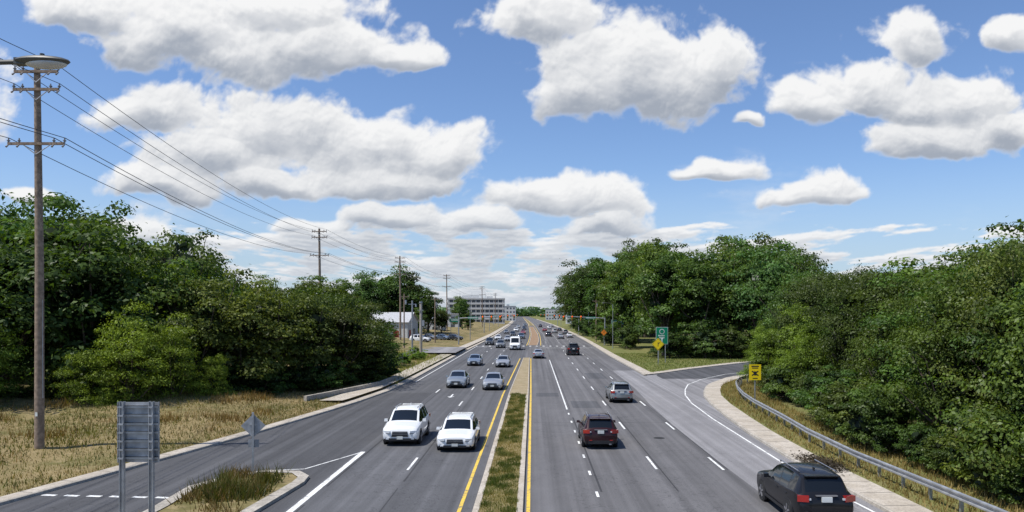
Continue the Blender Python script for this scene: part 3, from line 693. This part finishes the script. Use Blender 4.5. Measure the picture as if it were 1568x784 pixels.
b=MB(); b.cyl((0,0,0),(0,0,8.7),.24,.2,M_conc,12); b.cyl((0,0,8.7),(0,0,8.95),.26,.26,M_galv,12); b.box((.35,0,5.6),(.35,.3,.9),M_galv); b.cyl((0,0,0),(0,0,.4),.4,.38,M_conc,12); b.box((.0,-.25,7.6),(.9,.08,.08),M_galv); b.obj('signal_pole',(-17.3,116,.2))
b=MB(); b.cyl((0,0,0),(0,0,9.2),.16,.12,M_galv,10); b.box((0,0,8.6),(1.3,.1,.1),M_galv); b.cyl((.6,0,8.6),(.6,0,8.2),.1,.14,M_galv,8); b.obj('signal_pole',(-19.6,122,.2))
for px,py in((-24,140),(-21.5,165),(16,190)):
    b=MB(); b.cyl((0,0,0),(0,0,11),.15,.1,M_wood,8); b.box((0,0,10.4),(1.8,.1,.1),M_wood); b.cyl((.8,0,10.4),(.8,0,10.7),.05,.05,M_ceram,6); b.cyl((-.8,0,10.4),(-.8,0,10.7),.05,.05,M_ceram,6); b.cyl((.3,0,9),(.3,0,9.8),.2,.2,M_galv,8); b.obj('utility_pole',(px,py,0))
def mast(x,y,arm,face):
    b=MB(); b.cyl((0,0,0),(0,0,6.6),.16,.13,M_galv,10); b.cyl((0,0,6.2),(arm,0,6.7),.10,.06,M_galv,8)
    for i,t in enumerate((.55,.75,.95)):
        cx=arm*t; b.box((cx,-.12,6.25),(.34,.22,1.05),M_sigy); b.box((cx,.0,6.25),(.55,.02,1.3),M_blk)
        for k,m in((.34,M_redl if face else M_blk),(0,M_blk),(-.34,M_blk)): b.cyl((cx,-.235,6.25+k),(cx,-.26,6.25+k),.11,.11,m,12); b.box((cx,-.3,6.25+k+.12),(.26,.16,.02),M_sigy)
    b.box((arm*.33,-.05,6.3),(2.4,.03,.55),M_green); b.box((arm*.33,-.07,6.3),(2.0,.01,.18),M_wht)
    b.obj('traffic_signal',(x,y,0))
mast(-17,172,10,True); mast(16.5,172,-10,True); mast(-17,262,11,True); mast(16,262,-9,True); mast(-22,420,14,True); mast(14,425,-10,True)
for (x,y,w_) in [(20.5,182,3.0),(-24,230,3.2)]:
    b=MB(); post(b,-w_*.35,.05,0,6,.12); post(b,w_*.35,.05,0,6,.12); b.box((0,0,5.2),(w_,.03,1.1),M_wht); b.box((0,-.02,5.2),(w_-.1,.01,1.0),M_green); b.box((0,-.03,5.3),(w_*.7,.01,.25),M_wht); b.obj('guide_sign',(x,y,0))
# ------------------------------------------------------------ buildings
b=MB()
w,d,h=12.5,9,4.6
b.box((0,0,h/2),(w,d,h),M_wallw)
b.add([(-w/2-.4,-d/2-.4,h),(w/2+.4,-d/2-.4,h),(w/2+.4,0,h+2.4),(-w/2-.4,0,h+2.4)],[(0,1,2,3)],M_roofw)
b.add([(-w/2-.4,0,h+2.4),(w/2+.4,0,h+2.4),(w/2+.4,d/2+.4,h),(-w/2-.4,d/2+.4,h)],[(0,1,2,3)],M_roofw)
b.add([(w/2,-d/2,h),(w/2,d/2,h),(w/2,0,h+2.35)],[(0,1,2)],M_wallw); b.add([(-w/2,-d/2,h),(-w/2,d/2,h),(-w/2,0,h+2.35)],[(2,1,0)],M_wallw)
for x in(-4.5,-2,.5): b.box((x,-d/2-.01,2.3),(1.5,.06,1.5),M_win); b.box((x,-d/2-.03,1.5),(1.7,.1,.1),M_wht)
b.box((3.4,-d/2-.02,1.3),(1.4,.08,2.5),M_redb); b.box((w/2+.01,1,2),(.06,2,2),M_win); b.box((w/2+.02,-2.5,1.4),(.08,1.2,2.6),M_redb)
b.box((-1,-d/2-.6,3.5),(8,1.2,.12),M_roofw,rx=.25); b.box((-3,1.5,h+2),(.8,.8,1.6),M_band)
b.obj('white_building',(-35.5,184,.6),rz=-.12)
b=MB(); w,d=38,22; fl=3.3
for i in range(5):
    z=i*fl; b.box((0,0,z+.65),(w,d,1.3),M_band); b.box((0,0,z+2.3),(w-1.5,d-1.5,2.0),M_win)
    for k in range(13): b.box((-w/2+1.4+k*(w-2.8)/12,-d/2+.22,z+2.3),(.4,.3,2.0),M_band)
    for k in range(8): b.box((w/2-.22,-d/2+1.4+k*(d-2.8)/7,z+2.3),(.3,.4,2.0),M_band)
b.box((0,0,5*fl+.5),(w+.3,d+.3,1.0),M_band); b.box((-4,0,5*fl+1.9),(11,8,1.8),M_wallw); b.box((9,2,5*fl+1.7),(4,4,1.4),M_wallw)
for k in(-11,-3,6,13): b.cyl((k,0,5*fl+1),(k,0,5*fl+5),.12,.06,M_galv,6)
b.obj('office_building',(-38,505,0),rz=.05)
for x,y,w,h,m in[(-40,330,16,7,M_band),(-28,700,24,14,M_wallw),(32,520,18,8,M_band),(-36,262,10,4.5,M_wallw),(24,820,20,12,M_band),(-50,640,20,16,M_band)]:
    b=MB(); b.box((0,0,h/2),(w,12,h),m); b.box((0,0,h+.15),(w+.5,12.5,.3),M_roofw)
    for zz in np.arange(1.8,h-.8,3.4):
        for k in range(int(w/3)): b.box((-w/2+1.5+k*3,-6.01,zz),(1.6,.06,1.5),M_win)
    b.box((w*.2,0,h+1),(2.5,2.5,1.4),M_galv); b.obj('commercial_building',(x,y,0))
# ------------------------------------------------------------ sky
world=bpy.data.worlds.new("World"); scene.world=world; world.use_nodes=True
sunv=Vector((-.88,-.40,0)).normalized(); EL=R(63); sunv=Vector((sunv.x*math.cos(EL),sunv.y*math.cos(EL),math.sin(EL)))
t=NT(world.node_tree); bg=world.node_tree.nodes['Background']; bg.inputs[1].default_value=.09
sky=t.n('ShaderNodeTexSky',sky_type='NISHITA'); sky.sun_disc=False; sky.sun_elevation=EL; sky.sun_rotation=math.atan2(sunv.x,sunv.y)%(2*math.pi); sky.altitude=100; sky.air_density=1.0; sky.dust_density=.4; sky.ozone_density=2.5
tc=t.n('ShaderNodeTexCoord').outputs['Generated']; s3=t.n('ShaderNodeSeparateXYZ'); t.put(s3.inputs[0],tc)
c0=t.mix(1.0,sky.outputs[0],C(1.25,1.38,1.62),'MULTIPLY')
fin=t.mix(t.ss(s3.outputs[2],-.01,.20,.7,0.0),c0,C(5.0,6.2,7.7))
t.put(bg.inputs[0],fin)
# cloud layer: numpy-grown cumulus, stored as a colour attribute on a far sky shell
def perlin(x,y,seed):
    g=np.random.default_rng(seed); an=g.uniform(0,2*np.pi,(256,256)); gx=np.cos(an);gy=np.sin(an)
    xi=np.floor(x).astype(int);yi=np.floor(y).astype(int);xf=x-xi;yf=y-yi
    u=xf*xf*xf*(xf*(xf*6-15)+10); v=yf*yf*yf*(yf*(yf*6-15)+10)
    def d(i,j): a=(xi+i)&255; b_=(yi+j)&255; return gx[a,b_]*(xf-i)+gy[a,b_]*(yf-j)
    return ((d(0,0)*(1-u)+d(1,0)*u)*(1-v)+(d(0,1)*(1-u)+d(1,1)*u)*v)*1.4
def fbm(x,y,o,seed,g=.5,bil=False):
    s=0;a=1;n=0
    for i in range(o):
        ca,sa=math.cos(i*.7),math.sin(i*.7)
        p=perlin(ca*x-sa*y+13.7*i,sa*x+ca*y-7.3*i,seed+i); s=s+a*(np.abs(p)*2-.55 if bil else p); n+=a; a*=g; x=x*2.03;y=y*2.03
    return s/n
def pb(px,py,rx,ru,rd): return ((px-816)/1150,(480-py)/1150,rx/1150,ru/1150,rd/1150)
BL_=[pb(140,15,95,70,35),pb(270,50,130,80,50),pb(390,85,130,60,42),pb(520,75,120,62,34),pb(620,85,70,34,18),pb(430,20,150,50,40),
 pb(235,165,85,45,32),pb(420,190,140,62,50),pb(330,235,130,45,40),pb(560,225,120,62,55),pb(680,240,82,42,34),pb(600,275,140,40,26),pb(430,280,140,40,24),pb(240,285,95,42,22),
 pb(835,22,105,60,45),pb(985,112,172,98,72),pb(890,140,78,62,42),pb(1085,100,72,70,62),
 pb(1245,165,70,42,24),pb(1330,125,80,50,48),pb(1400,62,66,50,44),pb(1465,150,120,52,48),pb(1420,222,108,45,28),pb(1535,195,75,48,38),
 pb(1555,65,48,36,24),pb(1112,262,74,28,11),pb(1248,306,86,44,13),pb(1140,191,34,16,9),
 pb(840,300,100,40,26),pb(930,318,85,50,20),pb(930,350,105,26,14),pb(208,360,68,42,14),pb(45,306,68,20,10),pb(590,335,105,30,16),pb(730,345,85,28,14),pb(480,350,60,22,12),
 pb(-250,180,260,120,60),pb(1900,150,250,120,50),pb(300,-260,300,90,60),pb(1200,-300,300,90,60)]
def dens(U,V,o=7):
    wx=fbm(U*8,V*9,3,100)*.045; wy=fbm(U*8+40,V*9,3,200)*.03; Uw=U+wx; Vw=V+wy
    dm=np.full(U.shape,9.0); ws=0; rs=0
    for cx,cy,rx,ru,rd in BL_:
        a=(Uw-cx)/rx; e=Vw-cy; v=np.maximum(e/ru,-e/rd); q=a*a+v*v; dm=np.minimum(dm,q)
        w=np.exp(-3.0*np.minimum(q,12)); ws=ws+w; rs=rs+w*np.where(e>0,e/ru,e/rd)
    rel=rs/np.maximum(ws,1e-9)
    base=1-np.minimum(np.sqrt(dm),1.8)
    f=fbm(U*12,V*14,o,300,.53)
    d1=base*1.15+.11+f*.78+fbm(Uw*24,Vw*26,max(2,o-3),400,.55,True)*.24
    Vp=np.maximum(V+.05,.012); a=U/Vp; b_=np.log(Vp)*4.6
    l=fbm(a*1.35,b_*1.3+3,o,500,.53); lb=fbm(a*3,b_*3,max(2,o-3),600,.5,True)
    t_=np.clip((V-.10)/.075,0,1); t_=t_*t_*(3-2*t_)
    side=.22*np.exp(-((U+.08)/.36)**2)
    d2=l*1.8+lb*.3+.17+side-1.8*t_
    w=fbm(U*5+9,V*18,o,700,.55)*.9-.20+.14*base+.25*np.exp(-((V-.12)/.05)**2)
    return np.maximum(d1,d2),w,rel,d1-d2,f
us=np.concatenate([np.linspace(-1.7,-.735,50),np.arange(-.72,.67,.00135),np.linspace(.685,1.7,50)])
vs_=np.concatenate([np.arange(-.006,.425,.00135),np.linspace(.435,1.0,50)])
U,V=np.meshgrid(us,vs_)
D,Wv,rel,dom,f_=dens(U,V,8)
k=.004+.038*np.clip(V,0,.5); tau=0
for i,s in enumerate((.5,1.2,2.1,3.2,4.6)):
    dd=dens(U-k*.3*s,V+k*s,4)[0]; tau=tau+np.clip(dd,0,.7)*(.6,.7,.8,.9,1.0)[i]
sm=lambda x,a,b_: (lambda q:q*q*(3-2*q))(np.clip((x-a)/(b_-a),0,1))
lt=np.exp(-.85*tau)
mid=fbm(U*16+3,V*22,5,810,.55)
lb_=sm(rel+mid*.9+.10,-.75,.45)
wd=sm(dom,-.05,.2)
lit=wd*(.62*lb_+.38*lt)+(1-wd)*(.18+.82*lt)
dn=dens(U-k*.10,V+k*.28,7)[0]; lit=np.clip(lit+np.clip((D-dn)*1.0,-.10,.16)+.03,0,1)
lit=lit+(1-lit)*(1-sm(D,.0,.35))*.55
al=sm(D,-.02,.34)**.9; av=sm(Wv,0,.6)*.40
lowV=np.clip(1-V/.16,0,1)
sh=np.array([.37,.41,.48]); wh=np.array([.93,.93,.93])
col=sh+(wh-sh)*(lit**1.0)[...,None]
haze=np.array([.60,.68,.79]); col=col+(haze-col)*(.40*lowV)[...,None]
A=1-(1-al*.985)*(1-av)
dirs=np.stack([U,np.ones_like(U),V],-1); dirs/=np.linalg.norm(dirs,axis=-1,keepdims=True)
P=(dirs*5200).reshape(-1,3); nv_,nu_=U.shape
idx=np.arange(nv_*nu_).reshape(nv_,nu_); F=np.stack([idx[:-1,:-1],idx[:-1,1:],idx[1:,1:],idx[1:,:-1]],-1).reshape(-1,4)
me=bpy.data.meshes.new('sky'); me.vertices.add(len(P)); me.vertices.foreach_set('co',P.astype(np.float32).ravel()); me.loops.add(F.size); me.loops.foreach_set('vertex_index',F.astype(np.int32).ravel())
me.polygons.add(len(F)); me.polygons.foreach_set('loop_start',np.arange(0,F.size,4,dtype=np.int32)); me.polygons.foreach_set('use_smooth',np.ones(len(F),dtype=bool)); me.update(calc_edges=True)
at=me.attributes.new('cloud','FLOAT_COLOR','POINT'); at.data.foreach_set('color',np.concatenate([col,A[...,None]],-1).reshape(-1).astype(np.float32))
m=bpy.data.materials.new('cloud_layer'); m.use_nodes=True; t=NT(m.node_tree); m.node_tree.nodes.remove(m.node_tree.nodes['Principled BSDF'])
a=t.n('ShaderNodeAttribute',attribute_name='cloud'); em=t.n('ShaderNodeEmission'); t.put(em.inputs[0],a.outputs['Color']); em.inputs[1].default_value=1.0
tr=t.n('ShaderNodeBsdfTransparent'); mx=t.n('ShaderNodeMixShader'); t.put(mx.inputs[0],a.outputs['Alpha']); t.put(mx.inputs[1],tr.outputs[0]); t.put(mx.inputs[2],em.outputs[0])
t.put(m.node_tree.nodes['Material Output'].inputs[0],mx.outputs[0]); m.cycles.emission_sampling='NONE'
me.materials.append(m); link('sky',me)
sl=bpy.data.lights.new('sun','SUN'); sl.energy=5.0; sl.angle=R(.53); sl.color=(1,.96,.90); so=bpy.data.objects.new('sun',sl); scene.collection.objects.link(so)
so.rotation_euler=(-sunv).to_track_quat('-Z','Y').to_euler(); so.location=(0,0,60)
# ------------------------------------------------------------ camera
cam=bpy.data.cameras.new('camera'); co=bpy.data.objects.new('camera',cam); scene.collection.objects.link(co); scene.camera=co
co.location=(0,0,H); co.rotation_euler=(R(90),0,0); cam.sensor_width=36; cam.lens=36*1150/1568; cam.shift_x=-.0204; cam.shift_y=.0561; cam.clip_end=9000; cam.clip_start=.1
scene.view_settings.view_transform='Standard'; scene.view_settings.look='None'; scene.view_settings.exposure=0
